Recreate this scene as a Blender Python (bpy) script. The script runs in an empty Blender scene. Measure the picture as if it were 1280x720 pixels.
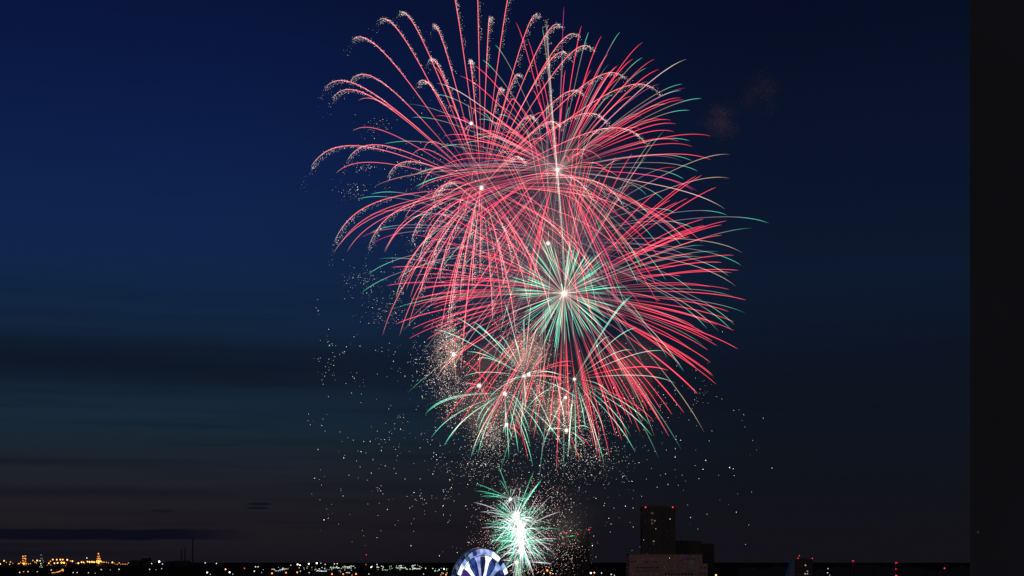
import bpy, bmesh, math, random
from mathutils import Vector, Matrix, Quaternion
R = math.radians
S = bpy.context.scene
COL = S.collection

# ------------------------------------------------------------------ camera
F = 1758.0          # focal length in pixels of the 1280 px wide photograph
H = 60.0            # the camera stands on a high floor
HOR = 703.0         # row of the horizon
cam_d = bpy.data.cameras.new('camera'); cam = bpy.data.objects.new('camera', cam_d); COL.objects.link(cam)
cam.location = (0, 0, H); cam.rotation_euler = (R(90), 0, 0)
cam_d.sensor_width = 36.0; cam_d.lens = 36.0*F/1280.0
cam_d.shift_y = (HOR-360.0)/1280.0
cam_d.clip_start = 0.5; cam_d.clip_end = 200000
S.camera = cam
S.view_settings.view_transform = 'Standard'; S.view_settings.look = 'None'
S.view_settings.exposure = 0; S.view_settings.gamma = 1
S.cycles.transparent_max_bounces = 512
S.cycles.max_bounces = 4; S.cycles.diffuse_bounces = 1; S.cycles.glossy_bounces = 2; S.cycles.volume_bounces = 0
S.cycles.sample_clamp_indirect = 0.04
S.cycles.use_denoising = False
S.cycles.use_adaptive_sampling = False
S.cycles.volume_max_steps = 64

def W(px, py, Y):   # world point that lies at distance Y on the photograph's pixel
    return Vector(((px-640.0)/F*Y, Y, H-(py-HOR)/F*Y))
def lin(c):
    return tuple((v/255/12.92 if v/255 <= .04045 else ((v/255+.055)/1.055)**2.4) for v in c)

# ------------------------------------------------------------------ night sky
wd = bpy.data.worlds.new('World'); S.world = wd; wd.use_nodes = True
nt = wd.node_tree; N = nt.nodes; L = nt.links; N.clear()
def nd(t, **k):
    n = N.new(t)
    for a, b in k.items(): setattr(n, a, b)
    return n
def mth(op, a, b=None, c=None, clamp=False):
    n = nd('ShaderNodeMath', operation=op); n.use_clamp = clamp
    for i, v in enumerate((a, b, c)):
        if v is None: continue
        if isinstance(v, (int, float)): n.inputs[i].default_value = v
        else: L.new(v, n.inputs[i])
    return n.outputs[0]
def sstep(v, a, b):
    n = nd('ShaderNodeMapRange', interpolation_type='SMOOTHSTEP')
    L.new(v, n.inputs[0]); n.inputs[1].default_value = a; n.inputs[2].default_value = b
    n.inputs[3].default_value = 0; n.inputs[4].default_value = 1
    return n.outputs[0]
tc = nd('ShaderNodeTexCoord'); sp = nd('ShaderNodeSeparateXYZ'); L.new(tc.outputs['Generated'], sp.inputs[0])
hyp = mth('SQRT', mth('ADD', mth('MULTIPLY', sp.outputs[0], sp.outputs[0]), mth('MULTIPLY', sp.outputs[1], sp.outputs[1])))
el = mth('DIVIDE', sp.outputs[2], mth('MAXIMUM', hyp, 0.001))          # tangent of the elevation
az = mth('ARCTAN2', sp.outputs[0], sp.outputs[1])                        # 0 straight ahead, + right
cmb = nd('ShaderNodeCombineXYZ'); L.new(az, cmb.inputs[0]); L.new(el, cmb.inputs[1])
def noise(scale, sx, sy, det=3.0, off=0.0):
    m = nd('ShaderNodeMapping'); L.new(cmb.outputs[0], m.inputs[0]); m.inputs['Scale'].default_value = (sx, sy, 1); m.inputs['Location'].default_value = (off, off*.7, 0)
    n = nd('ShaderNodeTexNoise'); L.new(m.outputs[0], n.inputs[0]); n.inputs['Scale'].default_value = scale; n.inputs['Detail'].default_value = det
    return n.outputs[0]
warp = mth('MULTIPLY', mth('SUBTRACT', noise(1, 4, 40, 3), 0.5), 0.012)
elw = mth('ADD', el, warp)
def ramp(stops, fac):
    n = nd('ShaderNodeValToRGB'); r = n.color_ramp; r.interpolation = 'B_SPLINE' if False else 'LINEAR'
    e = r.elements
    while len(e) > 1: e.remove(e[0])
    for i, (py, c) in enumerate(sorted(stops, reverse=True)):
        v = (HOR-py)/F/0.55
        k = e[0] if i == 0 else e.new(v)
        k.position = max(0, v); k.color = (*lin(c), 1)
    L.new(fac, n.inputs[0]); return n.outputs[0]
fac = mth('DIVIDE', elw, 0.55, clamp=True)
left = ramp([(703, (24, 20, 28)), (660, (29, 26, 32)), (625, (31, 30, 37)), (590, (29, 33, 41)), (560, (25, 37, 48)), (525, (23, 40, 56)), (490, (21, 37, 55)), (460, (18, 31, 50)),
             (425, (18, 36, 60)), (380, (17, 38, 68)), (300, (16, 37, 77)), (200, (13, 31, 74)), (100, (10, 25, 67)), (0, (9, 20, 57)), (-150, (7, 17, 48))], fac)
right = ramp([(703, (20, 18, 25)), (660, (19, 18, 25)), (600, (15, 19, 27)), (540, (15, 21, 32)), (480, (13, 19, 32)), (420, (13, 23, 41)), (350, (13, 25, 46)), (250, (11, 21, 43)),
              (130, (9, 18, 40)), (0, (6, 13, 36)), (-150, (5, 11, 32))], fac)
mx = nd('ShaderNodeMix', data_type='RGBA'); L.new(sstep(az, -0.22, 0.20), mx.inputs[0]); L.new(left, mx.inputs[6]); L.new(right, mx.inputs[7])
col = mx.outputs[2]
def darken(col, mask, c):
    m = nd('ShaderNodeMix', data_type='RGBA'); L.new(mask, m.inputs[0]); L.new(col, m.inputs[6]); m.inputs[7].default_value = (*lin(c), 1)
    return m.outputs[2]
def cloudbar(y0, y1, soft, x0, x1, c, amount, n=None, rag=0.004):
    """a long low cloud between two rows, fading out between two columns"""
    lo, hi = (HOR-y1)/F, (HOR-y0)/F; s = soft/F
    rg = mth('MULTIPLY', mth('SUBTRACT', noise(1, 22, 30, 4, y0), 0.5), rag)
    e2 = mth('ADD', el, rg)
    a = mth('MULTIPLY', sstep(e2, lo-s, lo+s), mth('SUBTRACT', 1.0, sstep(e2, hi-s, hi+s)))
    f = mth('SUBTRACT', 1.0, sstep(az, (x0-640)/F, (x1-640)/F))
    return mth('MULTIPLY', mth('MULTIPLY', a, f), amount), c
for args in [(436, 488, 26, 100, 760, (11, 19, 34), .75), (368, 378, 12, 0, 520, (13, 30, 58), .5), (404, 414, 8, 0, 500, (14, 28, 50), .45),
             (579, 588, 7, 0, 420, (22, 25, 32), .6), (614, 624, 7, 120, 460, (16, 19, 28), .75), (663, 676, 2.0, 215, 350, (9, 11, 24), .95), (679, 683, 2.5, 60, 300, (17, 16, 24), .6),
             (688, 697, 4, 60, 300, (15, 16, 25), .65)]:
    m, c = cloudbar(*args); col = darken(col, m, c)
# two short lens shaped clouds and a faint one, low on the left
def lens(cx, cy, wx, wy, c, amount):
    global col
    dx = mth('DIVIDE', mth('SUBTRACT', az, math.atan((cx-640)/F)), wx/F); dy = mth('DIVIDE', mth('SUBTRACT', el, (HOR-cy)/F*math.cos(math.atan((cx-640)/F))), wy/F)
    d = mth('ADD', mth('MULTIPLY', dx, dx), mth('MULTIPLY', dy, dy))
    col = darken(col, mth('MULTIPLY', mth('SUBTRACT', 1.0, sstep(d, 0.2, 1.0)), amount), c)
lens(325, 630, 20, 2.2, (10, 15, 26), .9); lens(322, 635, 18, 2.2, (10, 15, 26), .9); lens(203, 638.5, 20, 1.6, (18, 19, 26), .9)
# unseen sky glow added behind the camera to light the walls facing it
added_glow = mth('MULTIPLY', sstep(mth('ABSOLUTE', az), 1.6, 2.3), mth('SUBTRACT', 1.0, sstep(el, .3, 1.6)))
col = darken(col, added_glow, (73, 69, 72))
# faint streaks everywhere
st = sstep(noise(1, 4, 95, 5, 3.1), 0.45, 0.75)
low = mth('SUBTRACT', 1.0, sstep(el, .10, .24)); col = darken(col, mth('MULTIPLY', st, mth('ADD', .05, mth('MULTIPLY', low, .40))), (13, 17, 28))
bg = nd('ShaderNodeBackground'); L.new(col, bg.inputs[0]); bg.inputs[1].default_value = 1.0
# the last trace of the real twilight sky under the horizon glow
sky = nd('ShaderNodeTexSky', sky_type='NISHITA'); sky.sun_disc = False; sky.sun_elevation = R(-4); sky.sun_rotation = R(-60)
bg2 = nd('ShaderNodeBackground'); L.new(sky.outputs[0], bg2.inputs[0]); bg2.inputs[1].default_value = 0.004
ad = nd('ShaderNodeAddShader'); L.new(bg.outputs[0], ad.inputs[0]); L.new(bg2.outputs[0], ad.inputs[1])
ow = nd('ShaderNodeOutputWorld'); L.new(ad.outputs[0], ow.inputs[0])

# ------------------------------------------------------------------ helpers
def empty(name, loc, label=None, cat=None, group=None, rz=0):
    o = bpy.data.objects.new(name, None); COL.objects.link(o); o.location = loc; o.rotation_euler = (0, 0, rz)
    return tag(o, label, cat, group)
def tag(o, label=None, cat=None, group=None, kind=None):
    if label: o['label'] = label
    if cat: o['category'] = cat
    if group: o['group'] = group
    if kind: o['kind'] = kind
    return o
def link(name, me, parent=None, loc=None):
    o = bpy.data.objects.new(name, me); COL.objects.link(o)
    if parent: o.parent = parent
    if loc is not None: o.location = loc
    return o
def material(name, base, rough=.7, noise_amt=.15, scale=.5, metal=0, emit=None, es=1.0):
    m = bpy.data.materials.new(name); m.use_nodes = True; t = m.node_tree; b = t.nodes['Principled BSDF']
    b.inputs['Roughness'].default_value = rough; b.inputs['Metallic'].default_value = metal
    if emit:
        b.inputs['Emission Color'].default_value = (*emit, 1); b.inputs['Emission Strength'].default_value = es
    n = t.nodes.new('ShaderNodeTexNoise'); n.inputs['Scale'].default_value = scale; n.inputs['Detail'].default_value = 4
    tcn = t.nodes.new('ShaderNodeTexCoord'); t.links.new(tcn.outputs['Object'], n.inputs[0])
    mr = t.nodes.new('ShaderNodeMapRange'); mr.inputs[3].default_value = 1-noise_amt; mr.inputs[4].default_value = 1+noise_amt; t.links.new(n.outputs[0], mr.inputs[0])
    v = t.nodes.new('ShaderNodeVectorMath'); v.operation = 'SCALE'; v.inputs[0].default_value = base; t.links.new(mr.outputs[0], v.inputs['Scale'])
    t.links.new(v.outputs[0], b.inputs['Base Color'])
    return m
def lamp_mat(name, c, s):
    m = bpy.data.materials.new(name); m.use_nodes = True; t = m.node_tree; t.nodes.clear()
    e = t.nodes.new('ShaderNodeEmission'); e.inputs[0].default_value = (*c, 1); e.inputs[1].default_value = s
    o = t.nodes.new('ShaderNodeOutputMaterial'); t.links.new(e.outputs[0], o.inputs[0]); m.cycles.emission_sampling = 'NONE'
    return m
def fire_mat():
    """burning stars: they only give off light, so what is behind shows through and crossing trails add up"""
    m = bpy.data.materials.new('burning_star'); m.use_nodes = True; t = m.node_tree; t.nodes.clear()
    a = t.nodes.new('ShaderNodeAttribute'); a.attribute_name = 'glow'
    e = t.nodes.new('ShaderNodeEmission'); t.links.new(a.outputs['Color'], e.inputs[0]); e.inputs[1].default_value = .84
    tr = t.nodes.new('ShaderNodeBsdfTransparent'); ad = t.nodes.new('ShaderNodeAddShader')
    t.links.new(e.outputs[0], ad.inputs[0]); t.links.new(tr.outputs[0], ad.inputs[1])
    o = t.nodes.new('ShaderNodeOutputMaterial'); t.links.new(ad.outputs[0], o.inputs[0]); m.cycles.emission_sampling = 'NONE'
    return m
FIRE = fire_mat()

class MB:
    def __init__(s): s.v = []; s.f = []; s.c = []
    def box(s, cx, cy, cz, sx, sy, sz, rz=0, M=None):
        b = len(s.v)
        for dz in (-.5, .5):
            for dx, dy in ((-.5, -.5), (.5, -.5), (.5, .5), (-.5, .5)):
                p = Vector((dx*sx, dy*sy, dz*sz))
                if rz: p = Matrix.Rotation(rz, 3, 'Z') @ p
                p += Vector((cx, cy, cz))
                if M: p = M @ p
                s.v.append(p)
        s.f += [(b, b+3, b+2, b+1), (b+4, b+5, b+6, b+7), (b, b+1, b+5, b+4), (b+1, b+2, b+6, b+5), (b+2, b+3, b+7, b+6), (b+3, b, b+4, b+7)]
        return s
    def tube(s, pts, radii, n=6, caps=True, cols=None):
        pts = [Vector(p) for p in pts]; b = len(s.v); k = len(pts)
        if not hasattr(radii, '__len__'): radii = [radii]*k
        t0 = (pts[-1]-pts[0]).normalized(); up = Vector((0, 1, 0)) if abs(t0.y) < .9 else Vector((1, 0, 0))
        for i, p in enumerate(pts):
            t = (pts[min(i+1, k-1)]-pts[max(i-1, 0)]).normalized()
            u = t.cross(up).normalized(); w = t.cross(u)
            for j in range(n):
                a = 2*math.pi*j/n
                s.v.append(p+(u*math.cos(a)+w*math.sin(a))*radii[i])
                if cols: s.c.append(cols[i])
        for i in range(k-1):
            for j in range(n):
                s.f.append((b+i*n+j, b+i*n+(j+1) % n, b+(i+1)*n+(j+1) % n, b+(i+1)*n+j))
        if caps:
            s.f.append(tuple(b+j for j in reversed(range(n)))); s.f.append(tuple(b+(k-1)*n+j for j in range(n)))
        return s
    def octa(s, p, r, c=None, ry=None):
        b = len(s.v); ry = ry or r
        for d in ((r, 0, 0), (-r, 0, 0), (0, r, 0), (0, -r, 0), (0, 0, ry), (0, 0, -ry)):
            s.v.append(Vector(p)+Vector(d))
            if c: s.c.append(c)
        s.f += [(b, b+2, b+4), (b+2, b+1, b+4), (b+1, b+3, b+4), (b+3, b, b+4), (b+2, b, b+5), (b+1, b+2, b+5), (b+3, b+1, b+5), (b, b+3, b+5)]
        return s
    def mesh(s, name, m):
        me = bpy.data.meshes.new(name); me.from_pydata([tuple(v) for v in s.v], [], s.f)
        if s.c:
            at = me.color_attributes.new('glow', 'FLOAT_COLOR', 'POINT')
            at.data.foreach_set('color', [x for c in s.c for x in (*c, 1.0)])
        if m: me.materials.append(m)
        me.update(); return me
    def build(s, name, m, parent=None, loc=None): return link(name, s.mesh(name, m), parent, loc)

# ------------------------------------------------------------------ the land
def sm(x): x = max(0., min(1., x)); return x*x*(3-2*x)
def land(x, y):
    return 40*sm((y-3500)/7500) + 4*math.sin(x/1300+1)*math.sin(y/1700)*sm((y-4000)/4000)
ys = [-3000, 0, 500, 1000, 2000, 3000] + [3500+i*400 for i in range(24)] + [14000, 17000, 22000, 30000, 45000, 70000, 110000]
xs = [-60000, -30000, -16000, -10000]+[-8000+i*500 for i in range(33)]+[10000, 16000, 30000, 60000]
g = MB()
for y in ys:
    for x in xs: g.v.append(Vector((x, y, land(x, y))))
nx = len(xs)
for j in range(len(ys)-1):
    for i in range(nx-1): g.f.append((j*nx+i, j*nx+i+1, (j+1)*nx+i+1, (j+1)*nx+i))
M_land = material('dark_land', (.05, .045, .035), 1., .5, .004); M_land.node_tree.nodes['Principled BSDF'].inputs['Specular IOR Level'].default_value = 0
tag(g.build('ground', M_land), kind='structure')

random.seed(11)
M_conc = material('dark_concrete', (.045, .047, .055), .8, .2, .3)
M_fin = material('grey_metal_cladding', (.05, .05, .055), .5, .2, .2)
M_pink = material('pale_tile_wall', (.16, .125, .135), .8, .35, .1)
M_glass = material('dark_window_glass', (.02, .022, .028), .15, .1, .4)
M_litw = lamp_mat('lit_room', lin((190, 165, 130)), .5)
M_litd = lamp_mat('dim_lit_room', lin((120, 95, 75)), .35)
M_steel = material('painted_steel', (.25, .26, .28), .5, .15, .4)
M_red = lamp_mat('red_beacon', (1.0, .03, .07), 2.2)
M_redd = lamp_mat('red_glass_glow', (.7, .01, .03), .35)
COLR = {'amber': (1., .40, .085), 'orange': (1., .20, .03), 'white': (1., .93, .78), 'green': (.78, 1., .72), 'cool': (.85, 1., .95)}
LM = {}
for k, c in COLR.items():
    for j, s in enumerate((.5, 1.6, 4.)): LM[k, j] = lamp_mat('%s_lamp_glass' % k, c, s)
def pxr(d, px): return d/F*px            # metres that px photo pixels cover at distance d

# ------------------------------------------------------------------ lamps across the plain
def lamp_pos(px, py):
    """walk out along the line of sight until the lamp stands about 12 m over the land"""
    for Y in range(3600, 12500, 50):
        p = W(px, py, Y)
        if p.z-land(p.x, Y) < 12: break
    return p
n_lamp = 0
def street_lamp(px, py, kind, size, label, group, bright=1, Y=None):
    global n_lamp
    p = W(px, py, Y) if Y else lamp_pos(px, py); n_lamp += 1
    hgt = p.z-land(p.x, p.y); r = pxr(p.y, size*.43)
    label = label.replace('COLOUR', {'amber': 'warm yellow orange', 'orange': 'deep orange', 'white': 'warm white', 'green': 'greenish white', 'cool': 'cool white'}[kind]).replace('SIZE', 'large' if size > 1.5 else 'small' if size > 1.05 else 'tiny')
    root = empty('floodlight_mast', (p.x, p.y, land(p.x, p.y)), label, 'floodlight', group)
    MB().tube([(0, 0, 0), (0, 0, hgt-r)], [1.0, .5], 5).build('mast', M_steel, root)
    m = MB(); n = 6
    m.tube([(0, 0, hgt-r), (0, 0, hgt-r*.5), (0, 0, hgt+r*.5), (0, 0, hgt+r)], [r*.45, r, r, r*.45], 8).build('lamp_head', LM[kind, bright], root)
    return root
# refinery on the far left, read from the photograph
ref = [(0, 705, 'amber', 1.8), (5, 701, 'amber', 1.6), (3.5, 708, 'amber', 1), (8, 703, 'amber', 1), (13, 702.5, 'amber', 1.4), (12, 705.5, 'amber', 1.4), (16, 704, 'orange', 1), (23, 704.5, 'amber', 1.4), (26, 703, 'amber', 1), (38, 704.5, 'amber', 1.1),
       (41, 700.5, 'amber', 1.4), (43.5, 702.5, 'amber', 1.2), (46.5, 700.7, 'amber', 1.8), (45.3, 703.5, 'amber', 1.3), (50, 701, 'white', 1.4), (51.5, 704.4, 'amber', 1.1), (61, 704, 'amber', 1.6), (63, 701.5, 'amber', 1.4), (66, 699.5, 'amber', 1.6), (68, 704, 'amber', 1.6),
       (71, 699.6, 'amber', 1.6), (72, 703.7, 'amber', 1.8), (75.5, 699.5, 'amber', 1.8), (78.5, 699.5, 'amber', 1.6), (77, 703.3, 'amber', 2.2), (80, 703.5, 'amber', 2.2), (84, 699.8, 'amber', 2), (88, 701, 'amber', 1.2), (90.5, 701.5, 'amber', 1.8), (83, 704.5, 'orange', 1), (98, 704, 'amber', 2), (102, 702.7, 'amber', 1.8), (104.5, 703, 'amber', 1.6), (108.5, 697.5, 'white', 1.3), (109.5, 702, 'amber', 1.8),
       (112, 702.5, 'amber', 2), (115, 702.3, 'amber', 2), (117.5, 702.6, 'amber', 1.8), (120.5, 702.6, 'amber', 1.6), (127, 702.6, 'amber', 1.8), (130, 702.7, 'amber', 1.4), (133, 703, 'amber', 1.2), (135.5, 703.5, 'amber', 1), (140.5, 703, 'amber', 1.8), (143, 704, 'orange', 1), (149, 703.7, 'amber', 1.5),
       (153.5, 705, 'amber', 1), (157, 705, 'amber', 1), (160.5, 703.7, 'amber', 1), (162, 703.5, 'amber', 1), (165.5, 705.2, 'amber', 1), (170.5, 704.5, 'amber', 1.4), (173, 705.3, 'amber', .9), (176.5, 705.5, 'amber', .9), (179, 705, 'amber', .9), (182, 705, 'amber', .9), (147, 705.3, 'amber', .9), (155, 705.3, 'orange', .9), (169, 705.3, 'orange', .9), (145, 705.4, 'amber', .8), (151, 705.4, 'amber', .8), (159, 705.4, 'amber', .8),
       (31, 708.5, 'amber', .9), (34, 708.5, 'amber', .9), (59, 706.5, 'orange', .9), (63.5, 706.3, 'orange', .9), (82, 707, 'orange', .8), (95, 704, 'orange', .8), (106, 704.5, 'orange', .8)]
for i, (x, y, k, s) in enumerate(ref):
    street_lamp(x, y, k, s*1.05, 'SIZE COLOUR floodlight of the refinery, '+('left of the squat tower' if x < 29 else 'between the two lit towers' if x < 122 else 'right of the stepped tower'), 'floodlights of the refinery', 2 if s > 1.5 else 1, Y=9000)
for x, y, s in [(65, 716, 1), (67, 715.8, 1.), (69, 715.6, 1.1), (71, 715.3, 1.2), (73, 714.8, 1.3), (75, 714, 1.4), (77, 713, 1.7), (78.5, 712, 1.9), (79, 713.5, 1.4), (66, 716, .9), (68, 715.7, .9), (72, 715, 1.), (74, 714.5, 1.)]:
    street_lamp(x, y, 'amber', s, 'orange street lamp in the short curved line of lamps below the refinery', 'lamps along the curved road below the refinery', 1)
for x, y, k, s in [(24.5, 715.5, 'white', 1.3), (29.5, 714.5, 'amber', 1.2), (35, 714.5, 'white', 1.3), (46.5, 714.5, 'cool', 1), (64, 712.5, 'cool', 1.2), (91.5, 715.7, 'white', 1.1), (96.5, 715.7, 'white', 1), (110.5, 716, 'white', 1), (126.5, 712, 'white', 1.1), (138, 712.3, 'amber', .8), (149, 711.6, 'white', 1.1), (119, 716.5, 'white', .7),
                   (51.5, 707, 'green', .9), (52.5, 709, 'green', .9), (50, 708.5, 'green', .7), (148.5, 711.5, 'cool', .8), (187, 711.7, 'cool', 1.1), (195, 712, 'white', .6), (202, 710.8, 'white', .9), (189.5, 704.5, 'white', 1.2), (199, 702, 'cool', 2.4), (203, 705, 'cool', 1.2), (214, 703.5, 'white', .9), (256.5, 703.6, 'white', 1.3), (270.5, 704.4, 'white', 1.3),
                   (259, 715.6, 'white', 1.8), (263, 718, 'white', .8), (282, 711.6, 'amber', 1.7), (287, 715.3, 'white', 1.9), (291, 717.5, 'cool', .8), (305.5, 710.4, 'orange', 1.2), (319.5, 708.5, 'white', 1.4), (322.5, 708.5, 'white', 1.2), (318, 714, 'white', 1.5), (327, 715.5, 'green', .7), (1035, 711.5, 'cool', 1.3) if False else (329, 712, 'green', .6)]:
    street_lamp(x, y, k, s, 'SIZE COLOUR lone lamp on the dark plain, '+('below the refinery lights' if x < 160 else 'near the pale storage dome' if x < 220 else 'right of the smokestacks'), 'scattered lamps on the dark plain at left', 2 if s > 1.5 else 1)
# dense white green harbour lights between x 338 and 565
pts = []
def strip(x0, x1, y, n, k, s=.9, b=1): 
    for i in range(n): pts.append((x0+(x1-x0)*i/(n-1), y+random.uniform(-.25, .25), k, s, b))
strip(340, 343, 711.5, 3, 'white'); strip(344, 350, 713.5, 4, 'cool'); strip(350, 355, 712, 4, 'cool'); strip(353, 360, 711, 5, 'green'); strip(431, 437, 708.5, 5, 'green', .9); strip(438, 442, 708, 3, 'green'); strip(433, 437, 716, 4, 'white')
strip(413, 423, 709.5, 6, 'green'); strip(397, 402, 713.5, 5, 'cool', 1); strip(402, 408, 714, 5, 'cool', 1); strip(471, 471.5, 705.5, 2, 'cool', .9); strip(471.3, 473.5, 709, 3, 'cool'); strip(478, 484, 712.5, 4, 'green', .8); strip(500, 502, 707, 3, 'green', .9); strip(497, 505, 710, 6, 'green', .9); strip(516, 519, 706.5, 3, 'green', .9); strip(517, 525, 711, 7, 'green', 1)
for x, y, k, s in [(363.5, 706.5, 'white', 1), (372, 705.5, 'white', 2), (375, 706.5, 'cool', 1.6), (386, 704.8, 'white', 2), (396, 704, 'white', 2.2), (401, 704, 'cool', 1), (406.5, 705.5, 'white', 1.2), (418, 704.8, 'green', 1.3), (421.5, 704.6, 'green', 1.3), (457.5, 705.8, 'amber', 1.3), (464, 709, 'white', 1.6), (465, 708, 'cool', 1.2), (532, 710.4, 'green', 1.3), (541, 710.6, 'green', 1.2), (529.5, 717.5, 'green', 1.1), (555, 711.3, 'white', 1.6), (549, 712, 'cool', 1.3),
                  (340, 716.6, 'orange', 2.2), (357.5, 715.8, 'orange', 1.8), (371.5, 715.4, 'orange', 1.9), (415, 717.6, 'orange', 2), (429, 717.6, 'orange', 1.8), (445, 717.4, 'orange', 2.2), (429, 718.3, 'orange', 1.2), (461, 717.5, 'white', 1.2), (551, 718.6, 'orange', 1.4), (557.5, 718.3, 'orange', 2), (440, 719, 'orange', 1.3), (386.5, 715.8, 'cool', 1.1), (375.5, 714, 'green', 1.1), (426, 715, 'white', .8)]:
    pts.append((x, y, k, s*.95, 2 if s > 1.5 else 1))
def cl(x0, x1, y0, y1, n):
    for i in range(n): pts.append((random.uniform(x0, x1), random.triangular(y0, y1, (y0+y1)/2), random.choice(['green', 'green', 'white', 'cool', 'amber'] if random.random() < .5 else ['green', 'cool']), random.uniform(.6, 1.1), random.choice((0, 1, 1))))
cl(345, 385, 708, 714, 10); cl(388, 412, 708, 715, 16); cl(408, 440, 705, 714, 26); cl(428, 445, 706, 714, 9); cl(470, 482, 706, 712, 8); cl(484, 492, 707, 712, 6); cl(495, 508, 705, 713, 14); cl(508, 516, 709, 714, 5); cl(514, 527, 706, 713, 12); cl(543, 562, 706, 719, 14)
for x, y, k, s, b in pts:
    if k == 'orange': lab, gr = 'SIZE deep orange street lamp before the harbour, '+('left of the red beaconed mast' if x < 457 else 'close to the ferris wheel'), 'orange lamps before the harbour'
    else: lab, gr = 'SIZE COLOUR lamp of the harbour, '+('left end of the cluster' if x < 390 else 'left of the red beaconed mast' if x < 457 else 'right of the beaconed mast' if x < 535 else 'close beside the ferris wheel'), 'white lamps of the harbour'
    street_lamp(x, y, k, s, lab, gr, b)
for x, y, k, s in [(738.5, 716.3, 'white', 2.2), (743, 715.8, 'amber', 1.8), (752, 716.3, 'cool', 1.3), (764, 718, 'white', 1.5), (768, 719, 'cool', 1), (684, 713, 'orange', 2.6), (688, 716, 'amber', 1.6), (680, 717, 'white', 1.4), (691, 717, 'white', 1.2), (662, 712, 'orange', 1.2), (666, 712.5, 'orange', 1.2), (670, 711.5, 'amber', 1.2), (673, 715, 'green', 1.1), (690, 713, 'green', 1), (660, 716, 'orange', 1), (677, 714, 'orange', 1.1), (695, 717, 'green', .9), (656, 714, 'white', .9), (713, 718, 'orange', .9)]:
    street_lamp(x, y, k, s, 'SIZE COLOUR lamp '+('under the low green burst' if x < 697 else 'between black tower and pale building'), 'lamps right of the ferris wheel', 2 if s > 1.5 else 1)
street_lamp(895, 719, 'amber', 2.4, 'bright warm lamp just right of the pale low building', None, 2)
for x, y, k, s in [(1035, 710.7, 'cool', 1), (1034.5, 716, 'white', 1.2), (1037.5, 719, 'white', 1.1), (941, 718.8, 'white', 1.5), (943, 719.2, 'white', 1), (1202, 718.5, 'white', .9), (1130, 719, 'amber', .7)]:
    street_lamp(x, y, k, s, 'SIZE COLOUR lamp low on the right, '+('left of the glass tower' if x < 990 else 'right of the glass tower' if x < 1060 else 'among the red beaconed masts'), 'pale lamps at lower right', 1)

# ------------------------------------------------------------------ lit plant towers on the left
def column_tower(px, base, top, w, label, kind, lights, stages):
    Y = 8900; p0 = W(px, base, Y); z0 = land(p0.x, Y); zt = W(px, top, Y).z; r = pxr(Y, w/2)
    root = empty('refinery_tower', (p0.x, Y, z0), label, 'refinery tower'); h = zt-z0
    prof = [(0, 0, 0)]+[(0, 0, h*s[0]) for s in stages]; MB().tube(prof, [r*stages[0][1]]+[r*s[1] for s in stages], 10).build('column', M_steel, root)
    m = MB()
    for s in stages[:-1]: m.tube([(0, 0, h*s[0]), (0, 0, h*s[0]+2)], r*s[1]*1.25, 10)
    m.build('platforms', M_steel, root)
    for (x, y, s, k, b) in lights:
        q = W(x, y, Y)
        MB().octa((q.x-p0.x, -r*1.5, q.z-z0), pxr(Y, s*.55)).build('lamp', LM[k, b], root)
    return root
column_tower(31.5, 706, 694, 5, 'squat orange lit refinery tower with a double top at far left', 'amber',
    [(30, 695.5, 1.8, 'amber', 1), (33, 695, 1.6, 'amber', 1), (31.5, 698, 1.4, 'amber', 1), (29.7, 698, 1.6, 'orange', 1), (30, 701, 1.8, 'orange', 1), (33.3, 698.5, 1.8, 'amber', 1), (33, 701.5, 1.5, 'orange', 1), (31, 704.5, 2.4, 'amber', 2), (29.7, 704, 1.6, 'amber', 1), (34, 704.5, 1.8, 'amber', 1), (37, 705, 1.2, 'amber', 1), (25.5, 704.5, 1.4, 'amber', 1)], [(.5, 1.), (.8, .95), (1, .9)])
column_tower(124, 704, 691.5, 5, 'tall stepped orange lit refinery tower like a fir tree left of centre plain', 'amber',
    [(124, 692, 1.8, 'amber', 1), (124.5, 693.5, 1.2, 'orange', 1), (123.3, 695.6, 1.3, 'amber', 1), (125.4, 695.6, 1.2, 'amber', 1), (122.8, 698.5, 1.4, 'amber', 1), (124.6, 698, 1.6, 'amber', 1), (126.3, 698.6, 1.4, 'amber', 1), (122.3, 701.2, 1.6, 'amber', 2), (124.5, 701.5, 2.4, 'amber', 2), (127, 701.5, 1.8, 'amber', 2), (124.3, 703.3, 2.6, 'amber', 2), (124, 696.8, 1., 'orange', 1), (125, 699.8, 1.4, 'orange', 1)], [(.45, 1.3), (.65, .9), (.82, .6), (1, .3)])
column_tower(53, 705, 692.5, 3.5, 'slender dim greenish lit flare tower between the orange refinery lights', 'green',
    [(52.2, 693.7, 1.1, 'green', 0), (52, 698, 1.1, 'green', 0), (54, 698.5, .9, 'green', 0), (54.8, 701, .9, 'green', 0), (55.4, 703, .8, 'green', 0), (51.8, 704.6, 1.2, 'green', 1)], [(.4, 1.), (.7, .6), (1, .3)])
def smokestack(px, base, top, w, label):
    Y = 8600; p0 = W(px, base, Y); z0 = land(p0.x, Y); h = W(px, top, Y).z-z0; r = pxr(Y, w/2)
    root = empty('smokestack', (p0.x, Y, z0), label, 'smokestack', 'smokestacks of the dark power plant')
    MB().tube([(0, 0, 0), (0, 0, h*.5), (0, 0, h)], [r*1.2, r, r*.8], 12).build('shaft', M_conc, root)
    MB().tube([(0, 0, h-4), (0, 0, h+1)], r*.95, 12).build('rim', M_fin, root)
    return root
smokestack(241, 705, 673, 1.5, 'tallest dark smokestack at the right of the three')
smokestack(231.3, 705, 685, 1.5, 'middle dark smokestack of the three, beside the tallest')
smokestack(226.5, 705, 687, 1.3, 'leftmost and shortest dark smokestack of the three')
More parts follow.
